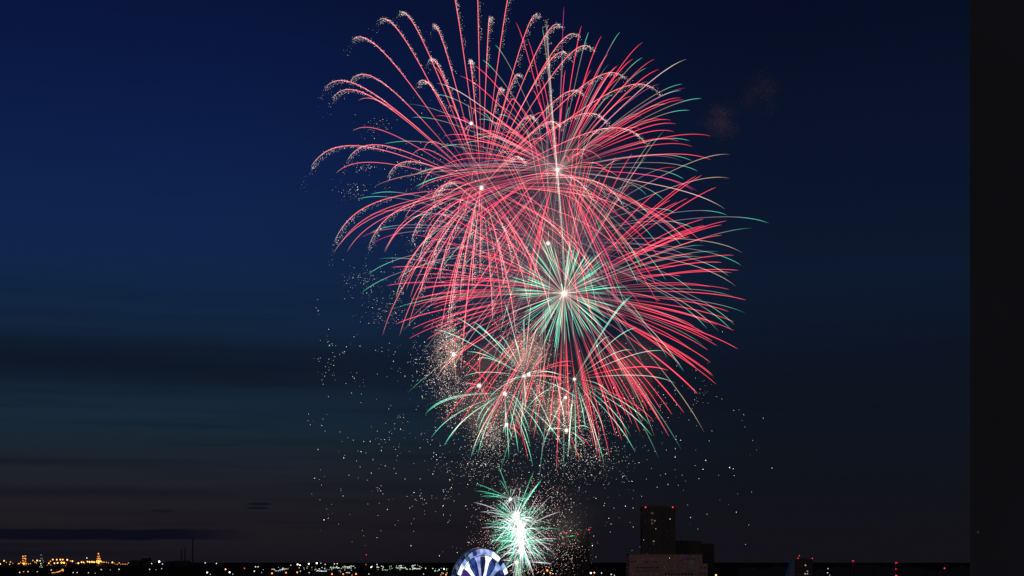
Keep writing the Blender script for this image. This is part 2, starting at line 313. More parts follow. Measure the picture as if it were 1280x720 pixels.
# storage dome and low sheds beside it
p = W(183, 704, 8800); z0 = land(p.x, p.y); root = empty('storage_dome', (p.x, p.y, z0), 'pale round storage dome at the right end of the orange refinery lights', 'storage tank')
r = pxr(8800, 6); h = W(183, 697.5, 8800).z-z0
MB().tube([(0, 0, 0), (0, 0, h)], r, 24).build('tank_wall', M_conc, root)
MB().tube([(0, 0, h), (0, 0, h+r*.28), (0, 0, h+r*.42), (0, 0, h+r*.47)], [r, r*.8, r*.45, r*.1], 24).build('dome_roof', material('pale_roof', (.45, .45, .47), .7), root)
for i, (x0, x1, y, lab) in enumerate([(219, 237, 701.7, 'low dark power plant shed at the foot of the smokestacks'), (163, 176, 701.3, 'dark shed left of the pale storage dome'), (207, 216, 702.4, 'small dark shed between the storage dome and the smokestacks')]):
    a, b = W(x0, y, 8850), W(x1, y, 8850); z0 = land(a.x, a.y); root = empty('plant_shed', ((a.x+b.x)/2, a.y, z0), lab, 'industrial shed')
    MB().box(0, 0, (a.z-z0)/2, b.x-a.x, 60, a.z-z0).build('wall', M_conc, root)
    m = MB(); w2 = (b.x-a.x)/2+1; hh = a.z-z0; bb = len(m.v)
    m.v += [Vector(q) for q in ((-w2, -31, hh), (w2, -31, hh), (w2, 31, hh), (-w2, 31, hh), (-w2, 0, hh+5), (w2, 0, hh+5))]
    m.f += [(0, 1, 5, 4), (2, 3, 4, 5), (0, 4, 3), (1, 2, 5), (0, 3, 2, 1)]; m.build('roof', M_fin, root)
# lattice mast with red lights over the harbour
def lattice_mast(px, top, base, lights, label, Y=7500, group=None):
    p = W(px, base, Y); z0 = land(p.x, Y); h = W(px, top, Y).z-z0; root = empty('lattice_mast', (p.x, Y, z0), label, 'mast', group); m = MB(); w = pxr(Y, 1.2)
    for sx, sy in ((-1, -1), (1, -1), (1, 1), (-1, 1)): m.tube([(sx*w, sy*w, 0), (sx*w*.25, sy*w*.25, h)], .5, 4)
    for k in range(8):
        z = h*k/8; f = 1-.75*k/8; f2 = 1-.75*(k+1)/8; z2 = h*(k+1)/8
        for (a, b) in (((-1, -1), (1, -1)), ((1, -1), (1, 1)), ((1, 1), (-1, 1)), ((-1, 1), (-1, -1))): m.tube([(a[0]*w*f, a[1]*w*f, z), (b[0]*w*f2, b[1]*w*f2, z2)], .35, 4)
    m.build('lattice', M_steel, root)
    for x, y, s in lights:
        q = W(x, y, Y); MB().octa((q.x-p.x, -w*1.2, q.z-z0), pxr(Y, s*.6)).build('beacon', M_red if s > .8 else M_redd, root)
lattice_mast(457, 692.5, 705, [(458, 693.5, 1.1), (452, 699, .7), (458, 698.8, .7), (454.5, 706, .7)], 'dark lattice mast with small red beacons above the harbour lights')
lattice_mast(1119.5, 702, 719, [(1119.5, 703.5, 1.1), (1121, 703.6, .9), (1119.5, 711.4, 1.), (1121, 711.4, .8), (1119.5, 719.3, 1.3), (1121, 719.3, 1.)], 'lattice mast with three rows of red beacons at lower right', 5000)
lattice_mast(1066, 699.5, 716, [(1065.2, 701.2, .9), (1066.8, 701.2, .9), (1065.5, 715.5, .7)], 'thin lattice mast with a single dim red beacon pair', 5000)
lattice_mast(1166.5, 714, 719.5, [(1165.4, 715.3, 1.2), (1168.2, 715.3, 1.2)], 'short lattice mast with two red beacons side by side', 5200)
lattice_mast(1180, 709, 719.5, [(1180.2, 710.3, 1.5)], 'short lattice mast with one red beacon, left of the next one', 5200)
lattice_mast(1207.5, 709, 719.5, [(1207.8, 710.3, 1.7)], 'short lattice mast with one red beacon next to the black tower wall', 5200)

# ------------------------------------------------------------------ towers and buildings
def tower_box(root, name, x0, x1, ytop, Y, depth, mat, z0=0, ox=0, oz=0):
    a, b = W(x0, ytop, Y), W(x1, ytop, Y)
    return MB().box((a.x+b.x)/2-ox, depth/2, (a.z+z0)/2-oz, b.x-a.x, depth, a.z-z0).build(name, mat, root)
def beacon(root, px, py, Y, s, ox, oy):
    s *= .72
    q = W(px, py, Y); o = MB(); r = pxr(Y, s*.5)
    o.tube([(0, 0, -r*1.6), (0, 0, -r), (0, 0, -r*.6)], [r*.3, r*.3, r*.6], 6).build('beacon_base', M_steel, root, (q.x-ox, Y-oy, q.z))
    MB().tube([(0, 0, -r*.6), (0, 0, r*.3), (0, 0, r)], [r*.8, r, r*.3], 8).build('beacon', M_red, root, (q.x-ox, Y-oy, q.z))
WM = {}
def window(root, x, z, w, h, depth=.25, mat=None, nm='window'):
    mat = mat or M_glass; k = (round(w, 2), round(h, 2), mat.name)
    if k not in WM: WM[k] = MB().box(0, 0, 0, w, depth, h).mesh('window', mat)
    return link(nm, WM[k], root, (x, -depth*.6, z))
# high rise right of centre
Y = 2300; X0 = W(803, 703, Y).x; X1 = W(844, 703, Y).x; xc = (X0+X1)/2; zt = W(803, 634, Y).z
root = empty('high_rise_tower', (xc, Y, 0), 'tall dark ribbed tower with two red beacons on its roof corners', 'tower')
MB().box(0, 18, zt/2, X1-X0, 36, zt).build('wall', M_conc, root)
w = X1-X0
for i in range(13):
    MB().box(-w/2+w*i/12, -.45, zt/2-1, .55, .9, zt-2).build('facade_fin', M_fin, root)
MB().box(0, 18, zt+.6, w+1.4, 37.4, 1.2).build('parapet', M_fin, root)
MB().box(0, 18, zt+2.2, w*.55, 16, 2.2).build('plant_room', M_conc, root)
for i in range(4):
    for j in range(22):
        lit = None
        if (i, j) in ((1, 1), (1, 19)): lit = M_litd
        if i == 1 and j in (3, 4, 17): lit = M_litd
        window(root, -w/2+w*(2*i+1.5+2*(i > 1))/12, zt-4-j*5.6, w/12*.7, 3.2, mat=lit)
beacon(root, 807, 634, Y, 2.8, xc, Y); beacon(root, 841, 634, Y, 2.8, xc, Y)
for x, y, s in ((816.5, 653.5, 1.), (818.5, 651, 1.6), (816.8, 641.8, 1.), (817, 676.5, 1.8), (817, 680, 1.2)):
    q = W(x, y, Y); MB().box(0, 0, 0, pxr(Y, s), .5, pxr(Y, s*.8)).build('lit_window', M_litw if s > 1.2 else M_litd, root, (q.x-xc, -.75, q.z))
# tower behind the low burst
Y = 2600; xa = W(698, 703, Y).x; xb = W(737, 703, Y).x; xc = (xa+xb)/2; zt = W(700, 669, Y).z; w = xb-xa
root = empty('apartment_tower', (xc, Y, 0), 'black apartment tower with three red beacons right behind the green white burst', 'tower')
MB().box(0, 17, zt/2, w, 34, zt).build('wall', M_conc, root)
MB().box(w*.2, 17, zt+2.5, w*.5, 24, 5).build('plant_room', M_conc, root)
MB().box(0, 17, zt+.5, w+1, 35, 1).build('parapet', M_fin, root)
for j in range(9): MB().box(0, -.7, zt-5-j*9.5, w*.96, 1.4, .6).build('balcony_slab', M_fin, root)
for i in range(7):
    for j in range(9): window(root, -w/2+w*(i+.5)/7, zt-7.5-j*9.5, w/7*.6, 4.2)
beacon(root, 708, 666.3, Y, 2.6, xc, Y); beacon(root, 722.3, 668, Y, 2.2, xc, Y); beacon(root, 736, 662.2, Y, 2.6, xc, Y)
# the two dark blocks right of the tower
for (x0, x1, yt, Y, lab) in ((840, 877, 677, 2450, 'black office block joined to the right of the ribbed tower'), (868, 893, 680.5, 2600, 'dark block at the far right end behind the pale building')):
    xa, xb = W(x0, 703, Y).x, W(x1, 703, Y).x; xc = (xa+xb)/2; w = xb-xa; zt = W(x0, yt, Y).z
    root = empty('office_block', (xc, Y, 0), lab, 'office block')
    MB().box(0, 20, zt/2, w, 40, zt).build('wall', M_conc, root); MB().box(0, 20, zt+.5, w+1, 41, 1).build('parapet', M_fin, root)
    for k in range(4): MB().box(-w*.36+w*.22*k, 15+3*k, zt+1.8, w*.12, 8, 1.6+.5*(k % 2)).build('rooftop_unit', M_fin, root)
    for i in range(6):
        for j in range(8): window(root, -w/2+w*(i+.5)/6, zt-4-j*5, w/6*.7, 2.6)
# pale low building in front
Y = 1900; xa, xb = W(786.5, 703, Y).x, W(878, 703, Y).x; xc = (xa+xb)/2; w = xb-xa; zt = W(800, 693, Y).z; xe = W(884.5, 703, Y).x; zs = W(800, 704.5, Y).z
root = empty('department_store', (xc, Y, 0), 'wide pale pinkish low building with a purple arc sign, under the ribbed tower', 'building')
MB().box(0, 25, zt/2, w, 50, zt).build('wall', M_pink, root)
MB().box((w/2+xe-xc)/2+.05, 22, zs/2, xe-xc-w/2-.1, 44, zs).build('side_wing', M_pink, root)
MB().box(0, 25, zt+.5, w+1, 51, 1.0).build('parapet', M_conc, root)
def wx(px): return W(px, 703, Y).x-xc
def wz(py): return W(0, py, Y).z
for x in (789, 791.5, 794.5, 807, 809.5, 816.5, 820): window(root, wx(x), wz(702), 1.7, 2., mat=M_glass)
for x in (876, 881.5): window(root, wx(x), wz(709.5), 2., 2.2, mat=M_glass)
for x in (874, 877, 881): window(root, wx(x), wz(717), 1.8, 1.8)
for k in range(7): window(root, wx(797+k*4.1), wz(709.5), 3., 1.6)
for k in range(9): window(root, wx(832+k*4.1), wz(717.5), 3., 2.2)
for k in range(5): window(root, wx(858+k*2.6), wz(699), 1.2, 2.6)
MB().box(wx(865), -.3, wz(705.5), 7.5, .6, 12.5).build('stair_window', material('blue_grey_glass', (.15, .18, .24), .2), root)
MB().box(wx(822), -.15, wz(713.5), 62, .3, .5).build('ledge', M_conc, root)
arc = [(846, 703), (849, 700.5), (853, 697.5), (857, 696), (861, 695.3)]
MB().tube([(wx(x), -.7, wz(y)) for x, y in arc], [.35, .6, .8, .6, .3], 6).build('arc_sign', lamp_mat('purple_sign', lin((95, 40, 120)), .22), root)
# far right block with the sloping glass face
Y = 3000; root = None
xa, xb = W(993, 703, Y).x, W(1016, 703, Y).x; xc = (xa+xb)/2; w = xb-xa; zt = W(1000, 699.5, Y).z
root = empty('hotel_tower', (xc, Y, 0), 'dark tower with a sloping bluish glass flank and red beacons, lower right', 'tower')
MB().box(0, 15, zt/2, w, 30, zt).build('wall', material('brown_concrete', (.12, .08, .08), .8), root)
sl = MB(); xs0 = W(984, 703, Y).x-xc; zb = W(0, 722, Y).z
sl.v += [Vector(q) for q in ((xs0, 0, zb), (-w/2, 0, zb), (-w/2, 0, zt), (-w/2-3, 0, zt), (xs0, 30, zb), (-w/2, 30, zb), (-w/2, 30, zt), (-w/2-3, 30, zt))]
sl.f += [(0, 1, 2, 3), (7, 6, 5, 4), (0, 3, 7, 4), (3, 2, 6, 7), (1, 0, 4, 5), (2, 1, 5, 6)]
sl.build('sloping_glass', material('blue_glass', (.16, .24, .42), .35), root)
MB().box(2, 15, zt+1.5, w*.5, 16, 3).build('plant_room', M_fin, root)
for i in range(5):
    for j in range(5): window(root, -w/2+w*(i+.5)/5, zt-3.5-j*5.5, w/5*.6, 2.8)
for x, y, s in ((1006.8, 706.6, 1.5), (1009.2, 714, 1.2), (1006.5, 717.2, 1.5), (1009.2, 717.2, 1.3)):
    q = W(x, y, Y); MB().box(0, 0, 0, pxr(Y, s), .5, pxr(Y, s*.9)).build('lit_window', LM['white', 0], root, (q.x-xc, -.6, q.z))
beacon(root, 999.2, 694.8, Y, 1.6, xc, Y); beacon(root, 997.6, 697.8, Y, 1.6, xc, Y); beacon(root, 1015.5, 698, Y, 1.7, xc, Y)
# low dark blocks on the right horizon
lows = [(925, 960, 711, 3400), (958, 984, 709, 3600), (1018, 1032, 713, 3300), (1040, 1062, 709.5, 3700), (1068, 1098, 707, 4000), (1094, 1118, 710, 3500), (1125, 1160, 711, 3700), (1160, 1196, 713.5, 3400), (1190, 1214, 709, 3900)]
low_labels = ['wide dark low building, first one right of the bright warm lamp', 'dark low building touching the foot of the sloping glass flank', 'narrow dark building just right of the sloping glass tower', 'dark low block left of the thin mast with one dim red beacon pair',
    'broad dark low building right of the thin mast with one dim beacon pair', 'dark low building at the foot of the mast with three beacon rows', 'long dark low building left of the mast with two side by side beacons', 'lowest dark building, under the short mast with one beacon', 'dark low building half hidden by the near black high rise']
for i, (x0, x1, yt, Y) in enumerate(lows):
    xa, xb = W(x0, 703, Y).x, W(x1, 703, Y).x; xc = (xa+xb)/2; w = xb-xa; zt = W(x0, yt, Y).z
    root = empty('low_building', (xc, Y, 0), low_labels[i], 'building')
    MB().box(0, 12, zt/2, w, 24, zt).build('wall', M_conc, root); MB().box(w*.1*(i % 3-1), 12, zt+1.2, w*.3, 10, 2.4).build('roof_hut', M_fin, root)
    for k in range(5): window(root, -w/2+w*(k+.5)/5, zt-4, w/5*.6, 2.)

# neighbouring high rise whose dark side fills the right edge
Y = 95.; xa = W(1212.5, 703, Y).x; wn = 26.; hn = 118.; an = R(-20)
root = empty('neighbouring_high_rise', (xa+wn/2*math.cos(an), Y+wn/2*math.sin(an), 0), 'huge unlit grey high rise close by, filling the right edge of the picture', 'tower', rz=an)
M_near = material('near_warm_concrete', (.165, .165, .175), .9, .35, .12)
MB().box(0, 15, hn/2, wn, 30, hn).build('wall', M_near, root)
MB().box(0, 15, hn+.5, wn+1, 31, 1).build('parapet', M_near, root)
for j in range(12):
    MB().box(0, -.004, 9.6*j+2.2, wn-.02, .008, .02).build('floor_joint', M_near, root)
q = W(1229, 665, 93.8); MB().box(0, 0, 0, .07, .05, .09).build('dim_lamp', M_litd, root, (-wn/2+(q.x-xa)/math.cos(an)*.98, -.08, q.z))

# ------------------------------------------------------------------ ferris wheel
YW = 1014.; C = W(601, 736, YW); RW = pxr(YW, 50.5); yaw = R(47.5)
root = empty('ferris_wheel', (C.x, C.y, 0), 'ferris wheel with glowing blue and white light panels at the bottom centre', 'ferris wheel')
zc = C.z
Mw = Matrix.Translation((0, 0, zc)) @ Matrix.Rotation(yaw, 4, 'Z')   # wheel plane is local x z
Mw3 = Mw
def wp(r, a, d=0): return Mw @ Vector((r*math.sin(a), d, r*math.cos(a)))
M_wheel = material('white_painted_steel', (.6, .62, .66), .4, .1, .3)
def led_mat(name, c, st_):
    """light screen whose little lamps shine unevenly"""
    m = lamp_mat(name, c, st_); t = m.node_tree; e = [n for n in t.nodes if n.type == 'EMISSION'][0]
    tcn = t.nodes.new('ShaderNodeTexCoord'); no = t.nodes.new('ShaderNodeTexNoise'); no.inputs['Scale'].default_value = .22; no.inputs['Detail'].default_value = 5
    t.links.new(tcn.outputs['Object'], no.inputs[0]); mr = t.nodes.new('ShaderNodeMapRange'); mr.inputs[1].default_value = .35; mr.inputs[2].default_value = .65; mr.inputs[3].default_value = st_*.6; mr.inputs[4].default_value = st_*1.9
    t.links.new(no.outputs[0], mr.inputs[0]); t.links.new(mr.outputs[0], e.inputs[1]); return m
E_white = led_mat('white_led', (.80, .90, 1.0), 1.3); E_lav = led_mat('lavender_led', (.40, .45, .95), .7); E_blue = led_mat('blue_led', (.05, .10, .42), .45); E_deep = led_mat('deep_blue_led', (.02, .03, .12), .4); E_teal = led_mat('teal_led', (.12, .22, .36), .5); E_vio = led_mat('violet_led', (.09, .045, .33), .5); E_sky = led_mat('pale_blue_led', (.35, .5, .95), .8)
n = 64
for d in (-2.6, 2.6):
    MB().tube([wp(RW, 2*math.pi*i/n, d) for i in range(n+1)], .35, 6, False).build('rim', M_wheel, root)
    MB().tube([wp(RW*.83, 2*math.pi*i/n, d) for i in range(n+1)], .25, 6, False).build('inner_ring', M_wheel, root)
def sector(r0, r1, a0, a1, d, k=3, th=.25):
    m = MB()
    for i in range(k+1):
        a = a0+(a1-a0)*i/k
        for (r, dd) in ((r0, d-th), (r1, d-th), (r1, d+th), (r0, d+th)): m.v.append(wp(r, a, dd))
    for i in range(k):
        b = i*4; c = b+4
        m.f += [(b, b+1, c+1, c), (b+1, b+2, c+2, c+1), (b+2, b+3, c+3, c+2), (b+3, b, c, c+3)]
    m.f += [(0, 3, 2, 1), (k*4, k*4+1, k*4+2, k*4+3)]
    return m
# angle measured from the top, positive to the right in the picture
seq = [E_sky, E_lav, E_white, E_sky, E_blue, E_teal, E_white, E_sky, E_white, E_lav, E_blue, E_sky]
ns = 40
var = []
for mt_ in (E_white, E_lav, E_sky, E_blue, E_teal, E_deep):
    pass
pal = {0: E_sky, 1: E_lav, 2: E_sky, 3: E_white, 4: E_white, 5: E_deep, 6: E_sky, 7: E_white, 8: E_deep, 9: E_sky, 10: E_sky, -1: E_lav, -2: E_blue, -3: E_sky, -4: E_teal, -5: E_sky, -6: E_white, -7: E_white, -8: E_deep, -9: E_blue, -10: E_deep}
for i in range(-19, 21):
    mt = pal.get(i, random.choice(seq)); a = 2*math.pi*i/ns
    sector(RW*.85, RW*.985, a-math.pi/ns*.93, a+math.pi/ns*.93, -1.9).build('rim_light_panel', mt, root)
    sector(RW*.88, RW*.98, a-math.pi/ns*.93, a+math.pi/ns*.93, 1.9).build('rim_light_panel', [E_teal, E_blue, E_deep][i % 3], root)
spk = [-.20, .28, -.78, .82, 1.35, -1.35]+[math.pi+x for x in (-.9, -.4, .1, .6)]
for k, a in enumerate(spk):                      # lit spokes that flare towards the rim
    wob = 1 if k < 4 else .7
    m = MB(); rr = [1.2, RW*.45, RW*.68, RW*.80, RW*.87]; hw = [.6, 1.05, 1.6, 3.1*wob, 5.2*wob]
    for r_, h_ in zip(rr, hw):
        for sx, dd in ((-1, -1.6), (1, -1.6), (1, -1.1), (-1, -1.1)):
            m.v.append(Mw @ (Vector((r_*math.sin(a)+sx*h_*math.cos(a), dd, r_*math.cos(a)-sx*h_*math.sin(a)))))
    for i in range(4):
        b = i*4; c = b+4
        m.f += [(b, c, c+1, b+1), (b+1, c+1, c+2, b+2), (b+2, c+2, c+3, b+3), (b+3, c+3, c, b)]
    m.f += [(0, 1, 2, 3), (16, 19, 18, 17)]
    m.build('lit_spoke', E_lav if k % 2 == 0 and k < 2 else E_white if k < 3 else E_sky, root)
for i in range(24):                              # thin structural spokes
    a = 2*math.pi*(i+.5)/24
    MB().tube([wp(1, a, -2.2 if i % 2 else 2.2), wp(RW*.84, a, -2.4 if i % 2 else 2.4)], .12, 4).build('spoke', M_wheel, root)
E_blue2 = led_mat('dusky_blue_led', (.04, .09, .40), .45); fillc = [E_deep, E_blue2, E_deep, E_vio, E_deep, E_blue2, E_vio, E_deep, E_deep, E_deep, E_vio, E_blue2]
for i in range(12):                              # dim blue light screens between the spokes
    a0 = 2*math.pi*(i-.45)/12; sector(RW*.1, RW*.80, a0+.03, a0+2*math.pi/12-.03, .4, 3, .1).build('blue_light_screen', fillc[i], root)
MB().tube([wp(0, 0, -4), wp(0, 0, 4)], 1.6, 12).build('hub', M_wheel, root)
for s in (-1, 1):
    for e in (-1, 1):
        q = Mw @ Vector((e*16, s*9, 0)); MB().tube([wp(0, 0, s*4.2), (q.x, q.y, 0)], [.7, 1.1], 8).build('support_leg', M_wheel, root)
mg = None
for i in range(32):                              # gondolas
    a = 2*math.pi*(i+.5)/32; q = wp(RW-.9, a, 0)
    if mg is None: mg = MB().tube([(0, 0, -1.3), (0, 0, -.9), (0, 0, .7), (0, 0, 1.1)], [.7, 1.05, 1.05, .5], 10).mesh('gondola', material('gondola_shell', (.10, .14, .22), .3)); mgr = MB().tube([(0, 0, .9), (0, 0, 1.9)], .12, 5).mesh('hanger', M_wheel)
    gq = link('gondola', mg, root, (q.x, q.y, q.z-.9)); link('hanger', mgr, gq, (0, 0, 0))

# ------------------------------------------------------------------ fireworks
YB = 1500.; PX = YB/F        # metres per photo pixel at the fireworks
RED = (1.0, .06, .105); CORAL = (1.0, .17, .20); PINK = (1.0, .38, .36); PALE = (1.0, .78, .66); TEAL = (.12, .80, .50); MINT = (.45, 1.0, .72); WHITE = (1., .97, .88); TAN = (.60, .42, .33); GREY = (.25, .19, .21); GOLD = (1., .80, .58); VIO = (.50, .05, .28)
def curve(V, G, k, n=18, s1=1.0):
    """ballistic path with drag, in photo pixels: V tip offset without gravity, G sag"""
    out = []; e = 1-math.exp(-k)
    for i in range(n+1):
        s = s1*i/n; f = (1-math.exp(-k*s))/e; out.append((s, Vector((V[0]*f, V[1]*f, V[2]*f-G*s*s))))
    return out
def grad(stops, s):
    if s <= stops[0][0]: return stops[0][1:]
    for a, b in zip(stops, stops[1:]):
        if s <= b[0]:
            t = (s-a[0])/max(1e-6, b[0]-a[0]); return tuple(x+(y-x)*t for x, y in zip(a[1:], b[1:]))
    return stops[-1][1:]
def st(s, c, a): return (s, c[0]*a, c[1]*a, c[2]*a)
INNER = [.2, .3]
def trail_mb(m, V, G, k, stops, rad, s1=1.0, off=Vector((0, 0, 0)), n=18):
    inner, inr = INNER
    pts_, cols, rr = [], [], []
    for s, q in curve(V, G, k, n, s1):
        pts_.append((q+off)*PX); t = s/s1; w = inner+(1-inner)*sm(s/inr); cols.append(tuple(x*w for x in grad(stops, s)))
        rr.append(rad*.78*PX*(1 if t < .72 else 1-.6*(t-.72)/.28))
    m.tube(pts_, rr, 4, False, cols); return m
class Burst:
    def __init__(s, cx, cy, label, dy=0, cat='firework burst', group=None):
        s.c = W(cx, cy, YB+dy); s.px, s.py, s.dy = cx, cy, dy
        s.root = empty('firework_burst', s.c, label, cat, group); s.n = 0; s.rest = MB(); s.gl = MB()
    def tip(s, x, y, rng, Rr):
        dx, dz = x-s.px, s.py-y; r2 = dx*dx+dz*dz; d = math.sqrt(max(Rr*Rr-r2, (.15*Rr)**2))*rng.choice((-1, 1))*rng.uniform(.6, 1)
        return (W(x, y, s.c.y+d*PX)-s.c)/PX
    def trail(s, V, G, k, stops, rad=.52, s1=1.0, n=18):
        if s.n < 99: trail_mb(MB(), V, G, k, stops, rad, s1, n=n).build('light_trail', FIRE, s.root)
        else: trail_mb(s.rest, V, G, k, stops, rad, s1, n=n)
        s.n += 1
    def finish(s, core=2.2, cc=(1, .9, .8), cs=3.):
        if s.rest.v: tag(s.rest.build('fine_trails', FIRE, s.root), kind='stuff')
        if s.gl.v: tag(s.gl.build('glitter', FIRE, s.root), kind='stuff')
        if core:
            m = MB()
            for q, a in ((.17, 2.), (.30, .45), (.55, .12), (.85, .03)):
                r = core*q*PX; c = tuple(x*a*cs for x in cc)
                m.tube([(0, 0, r*math.sin(R(t))) for t in range(-80, 81, 20)], [r*math.cos(R(t)) for t in range(-80, 81, 20)], 10, True, [c]*9)
            m.build('core', FIRE, s.root)

def rdir(rng):
    z = rng.uniform(-1, 1); a = rng.uniform(0, 2*math.pi); q = math.sqrt(1-z*z); return Vector((q*math.cos(a), q*math.sin(a), z))
def glitter(B, V, G, k, rng, s0, s1, n, spread=2.6, drift=(3, -3), amp=1.):
    e = 1-math.exp(-k)
    for _ in range(n):
        s = s0+(s1-s0)*rng.random(); f = (1-math.exp(-k*s))/e; q = Vector((V[0]*f, V[1]*f, V[2]*f-G*s*s))
        w = spread*(.3+.7*(s-s0)/(s1-s0)); lag = .35+abs(rng.gauss(0, .9))
        q += Vector((rng.gauss(0, w*.5)+drift[0]*lag*.8, rng.gauss(0, w), rng.gauss(0, w*.5)+drift[1]*lag*.8))
        b = rng.choice((.15, .25, .4, .7, 1.3))*amp; c = rng.choice((PALE, WHITE, PALE, (1., .62, .58)))
        B.gl.octa(q*PX, rng.uniform(.15, .30)*PX, tuple(x*b for x in c))

# --- A: coral willow whose drooping ends break into glitter
rng = random.Random(3)
A = Burst(602, 235, 'large coral red willow burst at upper left whose drooping ends crackle into glitter', dy=-60)
A_t = [(389, 208), (434, 201), (406, 110), (416, 122), (439, 100), (440, 50), (474, 25), (499, 16), (540, 32), (562, -22), (596, -30), (641, -22), (612, 22), (672, 19), (535, 77), (522, 105), (586, 77), (650, 95), (627, 112),
       (700, 32), (722, 45), (740, 61), (710, 69), (782, 99), (822, 115), (730, 120), (760, 156), (807, 180), (485, 220), (418, 302), (461, 308), (539, 252), (547, 247), (514, 302), (524, 325), (495, 372), (525, 368), (560, 400), (563, 395), (549, 350), (575, 372), (540, 330), (616, 402), (640, 330), (600, 340), (588, 300), (655, 205), (700, 160), (668, 150), (590, 360),
       (740, 250), (720, 330), (690, 400), (660, 380), (780, 260), (645, 420), (630, 360)]
for (x, y) in A_t:
    V = A.tip(x, y, rng, 235); G = (46+18*min(1, abs(x-602)/200))*(.5+.5*min(1, math.hypot(x-602, y-235)/180)); V.z += G; k = 2.0
    CO = (1.0, .15, .17); stp = [st(0, PALE, .10), st(.10, CO, .45), st(.35, CO, .85), st(.7, CO, .95), st(.86, PINK, .7), st(.95, GOLD, .45), st(1, GOLD, .08)]
    A.trail(V, G, k, stp, .50, n=24)
    glitter(A, V, G, k, rng, .36, 1.02, 250, 2.8, (2.6, -2.0), 1.15)
    if x < 600: glitter(A, V, G, k, rng, 1.0, 1.22, 16, 5, (2, -3), .6)
for i in range(60):
    V = rdir(rng)*rng.uniform(130, 205); V.x -= 4
    A.trail(V, rng.uniform(30, 52), 1.9, [st(0, PALE, .1), st(.1, CO, .25), st(.3, CO, .6), st(.85, CO, .75), st(.95, PINK, .5), st(1, PINK, .1)], .42, n=16)
A.finish(4.2)
# --- B: red and green peony round (697, 213)
rng = random.Random(5)
INNER[:] = [.12, .34]
B = Burst(697, 213, 'wide red and green burst at the top with a white rising tail at its heart', dy=40)
B_t = [(705, 8, 'v'), (727, 32, 'r'), (736, 40, 'g'), (752, 45, 'r'), (775, 40, 'g'), (803, 53, 'r'), (803, 72, 'g'), (818, 74, 'r'), (808, 85, 'g'), (858, 74, 'p'), (853, 105, 'g'), (851, 113, 'g'), (877, 123, 'g'), (862, 138, 'g'), (832, 130, 'g'), (888, 170, 'r'), (862, 176, 'g'), (760, 68, 'r'), (763, 90, 'r'), (865, 183, 'r'),
       (865, 201, 'g'), (872, 214, 'g'), (855, 224, 'g'), (906, 261, 'p'), (820, 303, 'g'), (645, 28, 'r'), (660, 50, 'r'), (678, 35, 'g'), (603, 75, 'g'), (619, 56, 'g'), (575, 95, 'r'), (546, 104, 'p'), (515, 147, 'g'), (545, 118, 'g'), (592, 82, 'r'), (545, 145, 'r'), (556, 170, 'r'), (480, 180, 'g'), (550, 185, 'g'), (470, 232, 'o'), (509, 222, 'o'), (555, 207, 'r'), (520, 218, 'g'), (505, 130, 'w'), (825, 105, 'v'), (857, 110, 'v'), (838, 150, 'r')]
def pal_B(t, rng):
    a = rng.uniform(.75, 1.1)
    if t == 'r': return [st(0, PALE, .3), st(.08, PINK, .2), st(.22, RED, .3), st(.38, RED, .85*a), (0.9, *[x*.9*a for x in RED]), st(1, RED, .35)]
    if t == 'g': return [st(0, PALE, .4), st(.1, TAN, .25), st(.5, TAN, .28), st(.72, TAN, .38), st(.80, TEAL, .6*a), st(.95, TEAL, .65*a), st(1, TEAL, .1)]
    if t == 'p': return [st(0, PALE, .5), st(.2, PINK, .6), st(.8, PALE, .6), st(1, PALE, .1)]
    if t == 'w': return [st(0, PALE, .4), st(.5, GREY, .7), st(1, GREY, .1)]
    if t == 'o': return [st(0, PALE, .2), st(.6, TAN, .3), st(.8, (1, .35, .2), .45), st(1, (1, .35, .2), .2)]
    if t == 'v': return [st(0, PINK, .1), st(.4, VIO, .4), st(.9, VIO, .6), st(1, VIO, .1)]
for (x, y, t) in B_t:
    V = B.tip(x, y, rng, 225); G = 26; V.z += G; B.trail(V, G, 1.5, pal_B(t, rng), .47)
for i in range(150):
    V = rdir(rng)*rng.uniform(150, 205)
    if V.x < -20 and V.z > 40: V *= .75
    G = 26; t = rng.choices('rgvwo', (60, 20, 6, 9, 4))[0]; B.trail(V, G, 1.5, pal_B(t, rng), .46)
B.finish(3.4, cs=2.)
# --- C: red chrysanthemum with the teal heart
rng = random.Random(8)
INNER[:] = [.04, .42]
Cb = Burst(705, 367, 'great red chrysanthemum burst right of centre with a dense teal green heart', dy=0)
C_t = [(877, 219), (870, 220), (895, 234), (859, 248), (879, 274), (908, 276), (902, 281), (902, 294), (917, 319), (902, 328), (923, 338), (932, 375), (917, 402), (917, 413), (922, 436), (888, 453), (891, 470), (872, 492), (855, 516), (871, 492), (840, 518), (847, 506), (824, 525), (799, 500), (804, 526), (868, 408), (880, 416), (890, 426), (825, 376), (865, 318), (800, 540),
       (750, 550), (777, 550), (770, 545), (725, 540), (697, 554), (686, 545), (662, 535), (650, 530), (628, 533), (602, 502), (495, 405), (515, 411), (529, 410), (541, 415), (545, 440), (552, 462), (515, 383), (570, 445), (582, 470), (590, 500), (612, 522), (565, 420), (532, 384), (528, 372), (525, 362), (484, 357), (490, 334), (862, 296), (790, 530), (815, 505), (785, 548), (836, 545), (826, 512), (740, 520), (758, 505)]
def pal_C(rng, a=1.):
    a *= rng.uniform(.75, 1.1)
    return [st(0, PALE, .8), st(.06, PINK, .3), st(.22, PINK, .12), st(.38, RED, .35), st(.5, RED, .75*a), (.9, *[x*.95*a for x in RED]), st(.97, CORAL, .9*a), st(1, RED, .4)]
for (x, y) in C_t:
    V = Cb.tip(x, y, rng, 235); G = 18; V.z += G; Cb.trail(V, G, 1.3, pal_C(rng), .54)
